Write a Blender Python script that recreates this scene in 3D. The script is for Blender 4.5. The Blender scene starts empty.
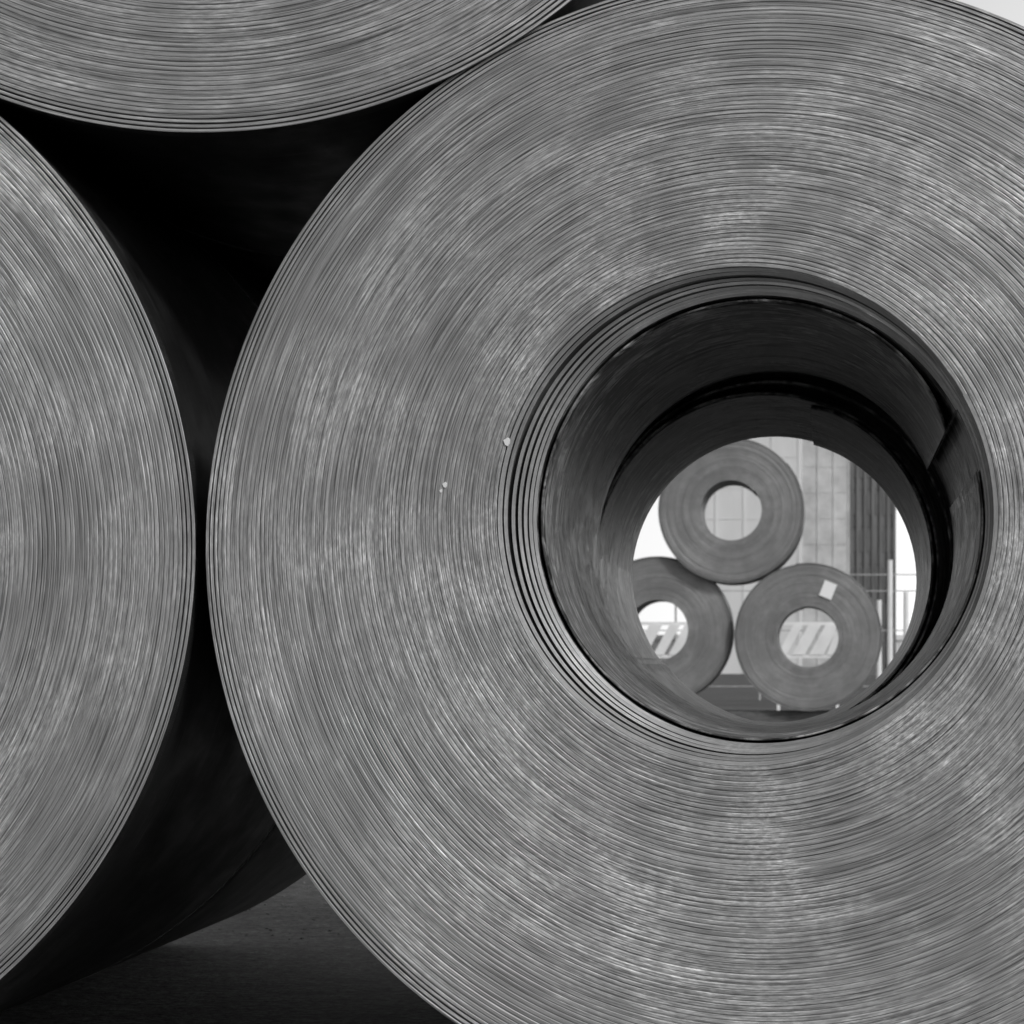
import bpy, bmesh, math, random
import numpy as np
from mathutils import Vector
random.seed(3)
scene=bpy.context.scene
S_=0.0015598           # metres per pixel on the plane of the near coil faces
VX,VY,CH=834.0,667.0,0.7144
D0=4.5
F=D0/S_
def wx(px,d=D0): return (px-VX)*d/F
def wz(py,d=D0): return CH+(VY-py)*d/F

# ------------------------------------------------ materials
class NT:
    def __init__(s,name):
        s.m=bpy.data.materials.new(name); s.m.use_nodes=True
        s.t=s.m.node_tree; s.n=s.t.nodes; s.l=s.t.links
        s.b=s.n['Principled BSDF']
    def node(s,typ,**kw):
        n=s.n.new(typ)
        for k,v in kw.items(): setattr(n,k,v)
        return n
    def val(s,sock,v):
        if isinstance(v,bpy.types.NodeSocket): s.l.new(v,sock)
        else: sock.default_value=v
    def math(s,op,a,b=0.0,c=0.0,clamp=False):
        n=s.node('ShaderNodeMath',operation=op); n.use_clamp=clamp
        s.val(n.inputs[0],a); s.val(n.inputs[1],b)
        if op in('MULTIPLY_ADD','SMOOTH_MIN'): s.val(n.inputs[2],c)
        return n.outputs[0]
    def vmul(s,a,v):
        n=s.node('ShaderNodeVectorMath',operation='MULTIPLY')
        s.l.new(a,n.inputs[0]); n.inputs[1].default_value=v
        return n.outputs[0]
    def noise(s,vec,scale=1.0,detail=2.0,rough=.5,dist=0.0):
        n=s.node('ShaderNodeTexNoise'); s.l.new(vec,n.inputs['Vector'])
        n.inputs['Scale'].default_value=scale; n.inputs['Detail'].default_value=detail
        n.inputs['Roughness'].default_value=rough; n.inputs['Distortion'].default_value=dist
        return n.outputs['Fac']
    def mr(s,v,a,b,c,d):
        n=s.node('ShaderNodeMapRange'); n.clamp=True
        s.l.new(v,n.inputs[0])
        for i,x in enumerate((a,b,c,d)): n.inputs[i+1].default_value=x
        return n.outputs[0]
    def grey(s,v):
        n=s.node('ShaderNodeCombineColor')
        for i in range(3): s.l.new(v,n.inputs[i])
        return n.outputs[0]
    def bump(s,h,dist,st=1.0):
        n=s.node('ShaderNodeBump'); n.inputs['Distance'].default_value=dist
        n.inputs['Strength'].default_value=st
        s.l.new(h,n.inputs['Height']); s.l.new(n.outputs[0],s.b.inputs['Normal'])
    def setb(s,**kw):
        for k,v in kw.items():
            s.val(s.b.inputs[k.replace('_',' ')],v)

def mat_face(name,base,con):
    m=NT(name)
    at=m.node('ShaderNodeAttribute',attribute_name='polar').outputs['Vector']
    fine=m.noise(m.vmul(at,(4.5,4.5,480)),1,2,.75)
    dash=m.noise(m.vmul(at,(34,34,270)),1,2,.65)
    patch=m.noise(m.vmul(at,(2.6,2.6,5)),1,3,.65)
    f=m.mr(fine,.3,.7,1-.62*con,1+.62*con)
    d=m.mr(dash,.40,.72,0.0,1.0)
    pm=m.mr(patch,.42,.66,0.10,1.0)
    d=m.math('MULTIPLY',d,pm)
    d=m.math('MULTIPLY_ADD',d,1.1*con,.88)
    v=m.math('MULTIPLY',f,d)
    v=m.math('MULTIPLY',v,m.mr(patch,.3,.7,.88,1.10))
    v=m.math('MULTIPLY',v,base)
    m.setb(Base_Color=m.grey(v),Metallic=.35,Roughness=.5)
    return m.m
def mat_wall():
    m=NT('coil_outer_wrap_steel')
    at=m.node('ShaderNodeAttribute',attribute_name='polar').outputs['Vector']
    st=m.noise(m.vmul(at,(2,2,60)),1,3,.6)
    bl=m.noise(m.vmul(at,(9,9,5)),1,4,.6)
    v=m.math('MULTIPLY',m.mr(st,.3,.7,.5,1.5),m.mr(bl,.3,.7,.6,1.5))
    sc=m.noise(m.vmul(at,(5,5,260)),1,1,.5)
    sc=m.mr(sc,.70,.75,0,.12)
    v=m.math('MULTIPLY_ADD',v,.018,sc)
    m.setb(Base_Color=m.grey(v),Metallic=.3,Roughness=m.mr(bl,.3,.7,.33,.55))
    return m.m
def mat_bore():
    m=NT('coil_bore_steel')
    at=m.node('ShaderNodeAttribute',attribute_name='polar').outputs['Vector']
    st=m.noise(m.vmul(at,(1.6,1.6,55)),1,3,.7)
    bl=m.noise(m.vmul(at,(5,5,8)),1,4,.7,1.2)
    sm=m.noise(m.vmul(at,(3.5,3.5,30)),1,3,.7)
    v=m.math('MULTIPLY',m.mr(st,.3,.7,.35,1.8),m.mr(bl,.40,.60,.3,1.9))
    v=m.math('MULTIPLY',v,m.mr(sm,.44,.53,.3,1.3))
    v=m.math('MULTIPLY',v,.15)
    m.setb(Base_Color=m.grey(v),Metallic=.25,Roughness=m.mr(bl,.3,.7,.38,.6),Specular_IOR_Level=.25)
    return m.m
M_FACE,M_WALL,M_BORE=mat_face('coil_edge_steel',.30,1.0),mat_wall(),mat_bore()
M_FACE2=mat_face('coil_edge_steel_dull',.25,.3)
M_FACE3=mat_face('coil_edge_steel_smooth',.29,.35)

def simple(name,base,rough=.8,nscale=3.0,var=.25,stretch=(1,1,1),metal=0.0,bump=0.0):
    m=NT(name); tc=m.node('ShaderNodeTexCoord').outputs['Object']
    n=m.noise(m.vmul(tc,stretch),nscale,6,.62)
    v=m.math('MULTIPLY',m.mr(n,.3,.7,1-var,1+var),base)
    m.setb(Base_Color=m.grey(v),Roughness=rough,Metallic=metal)
    if bump: m.bump(n,bump,.6)
    return m.m

# ------------------------------------------------ coil builder
def make_coil(name,cx,cz,y0,L,Rout,Rbore,N,seg=420,seam=29.0,seed=1,bore_c=None,loose=0,loose_c=None,
              loose_R=None,outer_loose=3,tele=.001,gmul=1.0,face=None):
    """a true spiral winding; bore_c etc are offsets from the coil centre (x,z)"""
    rng=np.random.default_rng(seed)
    bx,bz=bore_c if bore_c else (0,0)
    ks=np.arange(N+3,dtype=float)
    if loose:
        lx,lz=loose_c
        t=np.clip((ks-loose)/(N-loose),0,1.05)
        # uneven slack between the innermost wraps: u drives the centre shift
        slack=np.array([0,.10,.16,.36,.43,.74,.82,1.0,1.0])
        u=np.interp(ks/loose,np.linspace(0,1,8),slack[:8]); lin=np.clip(ks/loose,0,1)
        R=np.where(ks<loose,Rbore+(loose_R-Rbore)*(.45*u+.55*lin),loose_R+(Rout-loose_R)*t)
        X=np.where(ks<loose,bx+(lx-bx)*u,lx*(1-t)); Z=np.where(ks<loose,bz+(lz-bz)*u,lz*(1-t))
    else:
        t=ks/N; R=Rbore+(Rout-Rbore)*t; X=bx*(1-t); Z=bz*(1-t)
    pitch=(Rout-Rbore)/N
    shift=pitch*.25
    Tk=np.full(N+3,pitch*1.25)
    body=(ks>=loose)&(ks<N-outer_loose)
    prot=rng.normal(0,.00035,N+3)
    lf=np.convolve(rng.normal(0,1,N+23),np.ones(11)/11,'same')[10:10+N+3]*tele
    prot=prot+lf
    gd=rng.uniform(.0008,.0022,N+3)*np.where(rng.random(N+3)<.12,2.6,1)*gmul
    thf=rng.uniform(.82,.95,N+3)
    gd[~body]=.03; thf[~body]=.66
    if loose:
        lm=ks<loose
        thf[lm]=1.0; gd[lm]=.0003; Tk[lm]=.0050
        prot[lm]=.002+.020*(1-ks[lm]/loose)+rng.uniform(-.001,.001,lm.sum())
    a=np.arange(seg+1)/seg
    th=a*2*math.pi+math.radians(seam)
    rows=[];pol=[]
    def P(s):
        return (np.interp(s,ks,X)+ (np.interp(s,ks,R)-shift)*np.cos(th),
                np.interp(s,ks,Z)+ (np.interp(s,ks,R)-shift)*np.sin(th),np.interp(s,ks,R))
    for w in range(N):
        s=w+a
        x0,z0,r0=P(s); x1,z1,r1=P(s+1)
        px=x1-x0; pz=z1-z0; p=np.hypot(px,pz)
        tk=np.minimum(np.interp(s,ks,thf)*p,np.interp(s,ks,Tk))/p
        wob=.0006*np.sin(3*th+s*.7)
        y=np.interp(s,ks,prot)+wob
        k_=1.0 if w<loose else .8
        dy=(np.interp(s+1,ks,prot)-np.interp(s,ks,prot))*k_
        g=np.interp(s,ks,gd)+np.clip((p*(1-tk)-.0014)*10,0,.06)
        bev=.0005 if w>=loose else 0.0
        for off,yy in ((0*tk,y+g),(0*tk,y+bev),(.16*tk,y+dy*.16),(.84*tk,y+dy*.84),(tk,y+dy+bev),(tk,y+dy+g)):
            rows.append(np.stack([x0+px*off,yy,z0+pz*off],1))
            pol.append(np.stack([np.cos(th),np.sin(th),r0+(r1-r0)*off],1))
    nr=len(rows); C=seg+1
    V=np.concatenate(rows); PO=np.concatenate(pol)
    F_=[];MI=[];SM=[]
    i=np.arange(nr-1)[:,None]; j=np.arange(seg)[None,:]
    b=i*C+j
    q=np.stack([b,b+1,b+C+1,b+C],-1).reshape(-1,4)
    mi=np.zeros(len(q),int)
    if loose: mi[:loose*6*seg]=3
    F_.append(q); MI.append(mi); SM.append(np.zeros(len(q),bool))
    nv=len(V)
    cs=np.stack([np.cos(th),np.sin(th)],1)
    def add_wall(src_front,ys,mi,flip):
        nonlocal nv,V,PO
        st=nv; k=0
        for y in ys:
            r=src_front.copy()
            if y is not None: r[:,1]=y
            V=np.concatenate([V,r])
            PO=np.concatenate([PO,np.concatenate([cs,r[:,1:2]],1)]); k+=1
        i=np.arange(k-1)[:,None]; b=st+i*C+j
        q=np.stack([b,b+C,b+C+1,b+1],-1).reshape(-1,4)
        if flip: q=q[:,::-1]
        F_.append(q); MI.append(np.full(len(q),mi)); SM.append(np.ones(len(q),bool))
        e=[[st+kk*C,st+(kk+1)*C,st+(kk+1)*C+seg,st+kk*C+seg] for kk in range(k-1)]
        F_.append(np.array(e)); MI.append(np.full(len(e),mi)); SM.append(np.zeros(len(e),bool))
        nv=len(V); return st+(k-1)*C
    o2=rows[-2].copy(); i2=rows[1].copy()
    so=add_wall(o2,[None]+list(np.linspace(.02,L,9)),1,False)
    si=add_wall(i2,[None]+list(np.linspace(.06,L,9)),2,True)
    b=j[0]
    q=np.stack([so+b,so+b+1,si+b+1,si+b],-1)[:,::-1]
    F_.append(q); MI.append(np.zeros(len(q),int)); SM.append(np.zeros(len(q),bool))
    Fa=np.concatenate(F_); MIa=np.concatenate(MI); SMa=np.concatenate(SM)
    me=bpy.data.meshes.new(name)
    me.vertices.add(len(V)); me.vertices.foreach_set('co',V.astype(np.float32).ravel())
    me.loops.add(Fa.size); me.loops.foreach_set('vertex_index',Fa.astype(np.int32).ravel())
    me.polygons.add(len(Fa)); me.polygons.foreach_set('loop_start',(np.arange(len(Fa))*4).astype(np.int32))
    me.polygons.foreach_set('loop_total',np.full(len(Fa),4,np.int32))
    me.update(calc_edges=True)
    me.polygons.foreach_set('material_index',MIa.astype(np.int32))
    me.polygons.foreach_set('use_smooth',SMa)
    at=me.attributes.new('polar','FLOAT_VECTOR','POINT')
    off=np.array([0,0,seed*3.17])
    at.data.foreach_set('vector',(PO+off).astype(np.float32).ravel())
    for m in (face or M_FACE,M_WALL,M_BORE,M_FACE3): me.materials.append(m)
    ob=bpy.data.objects.new(name,me); scene.collection.objects.link(ob)
    ob.location=(cx,y0,cz)
    return ob

def px_off(c,px,py): return ((px-c[0])*S_,-(py-c[1])*S_)
c=(782,548)
main=make_coil('steel_coil',wx(c[0]),wz(c[1]),0,1.20,577*S_,225*S_,76,seg=480,seam=29,seed=2,
     bore_c=px_off(c,761,518),loose=7,loose_c=px_off(c,746,515),loose_R=249*S_)
row2=make_coil('steel_coil',wx(c[0]),wz(c[1]),1.24,1.13,577*S_,244*S_,60,seg=300,seam=215,seed=5,
     bore_c=px_off(c,768,515))
cl=(-385,548)
make_coil('steel_coil',wx(cl[0]),wz(cl[1]),.02,1.45,578*S_,240*S_,72,seg=480,seam=190,seed=8)
make_coil('steel_coil',wx(cl[0]),wz(cl[1]),1.49,1.45,578*S_,240*S_,60,seg=240,seam=140,seed=9)
ct=(199,-458)
make_coil('steel_coil',wx(ct[0]),wz(ct[1]),-.01,1.42,592*S_,240*S_,74,seg=480,seam=100,seed=12)
make_coil('steel_coil',wx(ct[0]),wz(ct[1]),1.43,1.45,594*S_,240*S_,60,seg=240,seam=100,seed=13)

def bore_tail(parent,c0,c1,R0,R1,a0,turns,y0,y1,rc,back,thick,spring):
    n=int(90*abs(turns))+10; m=24; bm=bmesh.new(); lay=bm.verts.layers.float_vector.new('polar'); g=[]
    ts=[(i/24)**1.8*.11/abs(turns) for i in range(24)]; t_=ts[-1]
    ts+= [t_+(1-t_)*i/n for i in range(1,n+1)]
    TT=abs(turns)
    for t in ts:
        A=a0+turns*2*math.pi*t; row=[]; dA=abs(A-a0)
        u=t if TT<=1 else max(0,(t*TT-1)/(TT-1))   # first turn lies in one tight ring
        R=R0+(R1-R0)*u; X=c0[0]+(c1[0]-c0[0])*u; Z=c0[1]+(c1[1]-c0[1])*u
        if TT>1: R+=.006*min(1,t*TT)
        R-=spring*max(0,1-dA/1.0)**2
        dist=R*dA; ins=0
        if dist<rc: ins=rc-math.sqrt(max(0,rc*rc-(rc-dist)**2))
        f0=y0+back*t+ins
        for k in range(m+1):
            y=f0+(y1-f0)*k/m
            v=bm.verts.new((X+R*math.cos(A),y,Z+R*math.sin(A))); v[lay]=(math.cos(A),math.sin(A),y+2+a0)
            row.append(v)
        g.append(row)
    for i in range(len(ts)-1):
        for k in range(m):
            f=bm.faces.new((g[i][k],g[i+1][k],g[i+1][k+1],g[i][k+1])); f.smooth=True
    me=bpy.data.meshes.new('inner_strip_tail'); bm.to_mesh(me); bm.free()
    me.materials.append(M_BORE)
    ob=bpy.data.objects.new('inner_strip_tail',me); scene.collection.objects.link(ob)
    so=ob.modifiers.new('t','SOLIDIFY'); so.thickness=thick; so.offset=0
    ob.parent=parent
bo=px_off(c,761,518)
bore_tail(main,bo,bo,225*S_-.007,225*S_-.003,math.radians(27),.96,.035,1.1,.17,.0,.003,.012)
t0=px_off(c,744,535); t1=px_off(c,768,515)
bore_tail(row2,t0,t1,216*S_,238*S_,math.radians(74),-3.6,.02,1.10,.14,.05,.005,.001)

# ------------------------------------------------ far stack
def bx_(bm,x0,x1,y0,y1,z0,z1):
    v=[bm.verts.new(p) for p in((x0,y0,z0),(x1,y0,z0),(x1,y1,z0),(x0,y1,z0),(x0,y0,z1),(x1,y0,z1),(x1,y1,z1),(x0,y1,z1))]
    for f in((0,3,2,1),(4,5,6,7),(0,1,5,4),(1,2,6,5),(2,3,7,6),(3,0,4,7)): bm.faces.new([v[i] for i in f])
def mesh_obj(name,bm,mat,parent=None,bevel=0):
    me=bpy.data.meshes.new(name); bmesh.ops.recalc_face_normals(bm,faces=bm.faces); bm.to_mesh(me); bm.free()
    me.materials.append(mat); ob=bpy.data.objects.new(name,me); scene.collection.objects.link(ob)
    if bevel:
        b=ob.modifiers.new('b','BEVEL'); b.width=bevel; b.segments=2
    if parent: ob.parent=parent
    return ob
# chips of light paint on the main coil face
m=NT('chip_paint'); m.setb(Base_Color=(.75,.75,.75,1),Roughness=.6)
for px,py,r in ((507,442,4.5),(445,485,3.2),(441,491,2.0)):
    bm=bmesh.new(); n=9
    vs=[]
    for ring_y,sc in ((-.0022,.8),(.002,1.0)):
        vs.append([bm.verts.new((math.cos(2*math.pi*i/n)*r*S_*sc*(.75+.5*((i*7)%5)/5),ring_y,math.sin(2*math.pi*i/n)*r*S_*sc*(.75+.5*((i*7)%5)/5))) for i in range(n)])
    bm.faces.new(vs[0])
    for i in range(n): bm.faces.new((vs[0][i],vs[0][(i+1)%n],vs[1][(i+1)%n],vs[1][i]))
    o=mesh_obj('paint_chip',bm,m.m,main); o.location=((px-c[0])*S_,0,-(py-c[1])*S_)

DF=D0+31; s2=DF/F
far=[(731,510,73),(808,637,74),(657,630,74)]
fcoils=[]
for i,(px,py,r) in enumerate(far):
    yy=31.0+(0.0,0,.15)[i]
    fcoils.append(make_coil('steel_coil',(px-VX)*s2,CH+(VY-py)*s2,yy,1.1,r*s2,30*s2,50,seg=200,seam=40+60*i,seed=20+i,tele=.004,gmul=.5,face=M_FACE2))
m=NT('label_paper'); m.setb(Base_Color=(.88,.88,.88,1),Roughness=.6)
bm=bmesh.new(); bx_(bm,-.08,.08,-.006,0,-.10,.10)
lab=mesh_obj('paper_label',bm,m.m,fcoils[1]); lab.location=(20*s2,-.016,47*s2); lab.rotation_euler=(0,math.radians(22),0)
wood=simple('weathered_timber',.11,.85,6,.5,(1,6,6),bump=.004)
for yo in (.15,.8):
    bm=bmesh.new(); z1=CH+(VY-711.5)*s2
    bx_(bm,(590-VX)*s2,(905-VX)*s2,31+yo,31+yo+.16,0.0,z1)
    mesh_obj('timber_beam',bm,wood,bevel=.01)

# ------------------------------------------------ ground
def mat_ground():
    m=NT('yard_concrete'); tc=m.node('ShaderNodeTexCoord').outputs['Object']
    a=m.noise(tc,.35,6,.6); b=m.noise(tc,9,6,.75); d=m.noise(tc,45,3,.75)
    v=m.math('MULTIPLY',m.mr(a,.3,.7,.6,1.35),m.mr(b,.3,.7,.3,1.7))
    v=m.math('MULTIPLY',v,m.mr(d,.35,.65,.2,1.9)); v=m.math('MULTIPLY',v,.07)
    m.setb(Base_Color=m.grey(v),Roughness=.85); m.bump(b,.02,.8); return m.m
bm=bmesh.new(); vs=[bm.verts.new(p) for p in((-3000,-3000,0),(3000,-3000,0),(3000,3000,0),(-3000,3000,0))]; bm.faces.new(vs)
mesh_obj('ground',bm,mat_ground())
bm=bmesh.new(); rg=random.Random(9)
for i in range(1500):
    x=rg.uniform(-3.2,.5); y=rg.uniform(3.0,8.0); r=rg.uniform(.002,.007)
    q=bmesh.ops.create_icosphere(bm,subdivisions=1,radius=r)
    for v in q['verts']:
        v.co*=rg.uniform(.75,1.2); v.co.z*=.5; v.co+=Vector((x,y,r*.2))
mesh_obj('gravel',bm,simple('gravel_stone',.16,.9,30,.4))

# ------------------------------------------------ background
conc=simple('precast_concrete',.66,.8,.25,.12,(1,1,.25))  # far building colours are raised to carry the distance haze
dark=simple('dark_cladding',.15,.6,.5,.4,(3,3,.4)); midg=simple('grey_cladding',.52,.7,.5,.2)
glass=simple('window_glass_dark',.12,.2,.5,.2)
def building(name,px0,px1,pyt,d,depth,mat,rib_px,rib_mat,floors,wins=True,rib=.35):
    s=d/F; e=bpy.data.objects.new(name,None); scene.collection.objects.link(e)
    x0,x1=(px0-VX)*s,(px1-VX)*s; h=CH+(VY-pyt)*s; y=d-D0
    bm=bmesh.new(); bx_(bm,x0,x1,y,y+depth,0,h); mesh_obj('walls',bm,mat,e)
    bm=bmesh.new(); bx_(bm,x0-.3,x1+.3,y-.3,y+depth+.3,h,h+.6); mesh_obj('parapet',bm,rib_mat,e)
    bm=bmesh.new(); n=max(2,int((px1-px0)/rib_px)); w=(x1-x0)/n
    for i in range(n+1):
        xx=min(max(x0+i*w,x0+.12),x1-.12); bx_(bm,xx-.12,xx+.12,y-rib,y-.003,0,h-.1)
    mesh_obj('pilasters',bm,rib_mat,e)
    bm=bmesh.new()
    for f in range(1,floors): bx_(bm,x0+.001,x1-.001,y-.05,y-.002,f*h/floors-.03,f*h/floors+.03)
    mesh_obj('floor_bands',bm,rib_mat,e)
    if wins:
        bm=bmesh.new(); fh=h/floors
        for f in range(floors):
            for i in range(n):
                if random.random()<.12: continue
                bx_(bm,x0+i*w+.25*w,x0+(i+1)*w-.25*w,y-.05,y-.002,f*fh+fh*.3,f*fh+fh*.9)
        mesh_obj('windows',bm,glass,e)
    return e
building('concrete_building',688,800,395,300,22,conc,24,conc,9,False,.08)
building('grey_tower_building',802,850,415,330,14,midg,13,midg,10,False,.10)
building('clad_tower',850,896,452,260,6,dark,7.5,dark,6,True,.25)
building('low_warehouse',560,1150,640,340,30,conc,22,conc,2,False,.1)

steel=simple('galvanised_steel',.42,.5,8,.2,metal=.4)
white=simple('white_paint',.8,.5,4,.1)
d=62; s=d/F; y=d-D0
bm=bmesh.new()
x=-16.0
while x<16.1:
    r=bmesh.ops.create_cone(bm,cap_ends=True,segments=10,radius1=.025,radius2=.025,depth=2.75)
    bmesh.ops.translate(bm,verts=r['verts'],vec=(x,y,1.375)); x+=1.8
for z in (.3,1.5,2.35,2.7): bx_(bm,-16,16,y-.02,y+.02,z-.012,z+.012)
mesh_obj('steel_fence',bm,steel)
for px,pt in ((890,560),(879,600),(906,592)):
    bm=bmesh.new(); h=CH+(VY-pt)*50/F
    bmesh.ops.create_cone(bm,cap_ends=True,segments=16,radius1=.05,radius2=.045,depth=h)
    bmesh.ops.translate(bm,verts=bm.verts,vec=(0,0,h/2))
    bx_(bm,-.12,.12,-.12,.12,0,.03)
    o=mesh_obj('white_post',bm,white); o.location=((px-VX)*50/F,50-D0,0)
# slatted white barriers standing in the yard behind the far stack
for px in (664,808):
    dd=46; s=dd/F; e=bpy.data.objects.new('slatted_barrier',None); scene.collection.objects.link(e)
    z0=CH+(VY-658)*s; z1=CH+(VY-622)*s; hw=31*s
    bm=bmesh.new()
    for xx in (-hw,hw-.05): bx_(bm,xx,xx+.05,0,.05,0,z1)
    bx_(bm,-hw,hw,-.03,-.003,z1-.05,z1); bx_(bm,-hw,hw,-.03,-.003,z0,z0+.05)
    mesh_obj('frame',bm,white,e)
    bm=bmesh.new(); x=-hw; rr=random.Random(px)
    while x<hw-.1:
        hh=z1-z0-.1; sx=hh*.55; wd=rr.uniform(.10,.24)
        a0,a1=x,min(x+wd,hw-.05)
        pts=[(a0,z0+.05),(a1,z0+.05),(min(a1+sx,hw),z1-.05),(min(a0+sx,hw-.02),z1-.05)]
        f=[bm.verts.new((p[0],-.045,p[1])) for p in pts]; g=[bm.verts.new((p[0],-.033,p[1])) for p in pts]
        bm.faces.new(f); bm.faces.new(g[::-1])
        for i in range(4): bm.faces.new((f[i],f[(i+1)%4],g[(i+1)%4],g[i]))
        x+=wd+rr.uniform(.03,.12)
    mesh_obj('slats',bm,white,e)
    e.location=((px-VX)*s,dd-D0,0)

# ------------------------------------------------ light
sun_dir=Vector((.5,-.62,.6)).normalized()
el=math.asin(sun_dir.z); az=math.atan2(sun_dir.x,sun_dir.y)
L=bpy.data.lights.new('sun','SUN'); L.energy=1.5; L.angle=math.radians(10); L.color=(1,1,1)
lo=bpy.data.objects.new('sun',L); scene.collection.objects.link(lo)
lo.rotation_euler=sun_dir.to_track_quat('Z','Y').to_euler()
w=bpy.data.worlds.new('World'); scene.world=w; w.use_nodes=True
n=w.node_tree.nodes; l=w.node_tree.links
sk=n.new('ShaderNodeTexSky'); sk.sky_type='NISHITA'; sk.sun_disc=False; sk.sun_elevation=el; sk.sun_rotation=az
bw=n.new('ShaderNodeRGBToBW'); l.new(sk.outputs[0],bw.inputs[0])
# bright haze / thin cloud, strongest near the horizon; left side dimmed to darken the right bore wall
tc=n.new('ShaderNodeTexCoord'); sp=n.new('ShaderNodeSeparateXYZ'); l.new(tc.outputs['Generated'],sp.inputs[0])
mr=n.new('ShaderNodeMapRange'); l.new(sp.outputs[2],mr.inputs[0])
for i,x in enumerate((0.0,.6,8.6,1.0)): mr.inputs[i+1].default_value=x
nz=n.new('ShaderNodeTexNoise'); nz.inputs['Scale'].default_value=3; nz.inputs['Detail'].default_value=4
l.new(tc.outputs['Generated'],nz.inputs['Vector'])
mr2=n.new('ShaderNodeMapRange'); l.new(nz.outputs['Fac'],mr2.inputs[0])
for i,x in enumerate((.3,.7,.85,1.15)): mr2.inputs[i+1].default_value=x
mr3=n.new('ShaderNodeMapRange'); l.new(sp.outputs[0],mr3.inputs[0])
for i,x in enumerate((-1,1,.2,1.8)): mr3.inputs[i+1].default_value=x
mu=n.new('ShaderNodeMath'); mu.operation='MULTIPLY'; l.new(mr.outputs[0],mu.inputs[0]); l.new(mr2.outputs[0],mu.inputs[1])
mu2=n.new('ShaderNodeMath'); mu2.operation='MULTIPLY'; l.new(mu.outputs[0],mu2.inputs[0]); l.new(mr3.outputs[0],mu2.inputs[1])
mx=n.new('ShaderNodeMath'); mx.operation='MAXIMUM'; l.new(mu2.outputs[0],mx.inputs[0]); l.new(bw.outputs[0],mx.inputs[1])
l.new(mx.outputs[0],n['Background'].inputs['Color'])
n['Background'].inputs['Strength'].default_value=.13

# ------------------------------------------------ camera
cam=bpy.data.cameras.new('camera'); co=bpy.data.objects.new('camera',cam); scene.collection.objects.link(co)
co.location=(0,-D0,CH); co.rotation_euler=(math.pi/2,0,0)
cam.sensor_width=36; cam.lens=36*F/1024
cam.shift_x=(512-VX)/1024; cam.shift_y=(VY-512)/1024
cam.clip_end=6000; cam.clip_start=.05
cam.dof.use_dof=True; cam.dof.focus_distance=4.55; cam.dof.aperture_fstop=20
scene.camera=co
scene.view_settings.view_transform='Standard'; scene.view_settings.look='None'; scene.view_settings.exposure=0
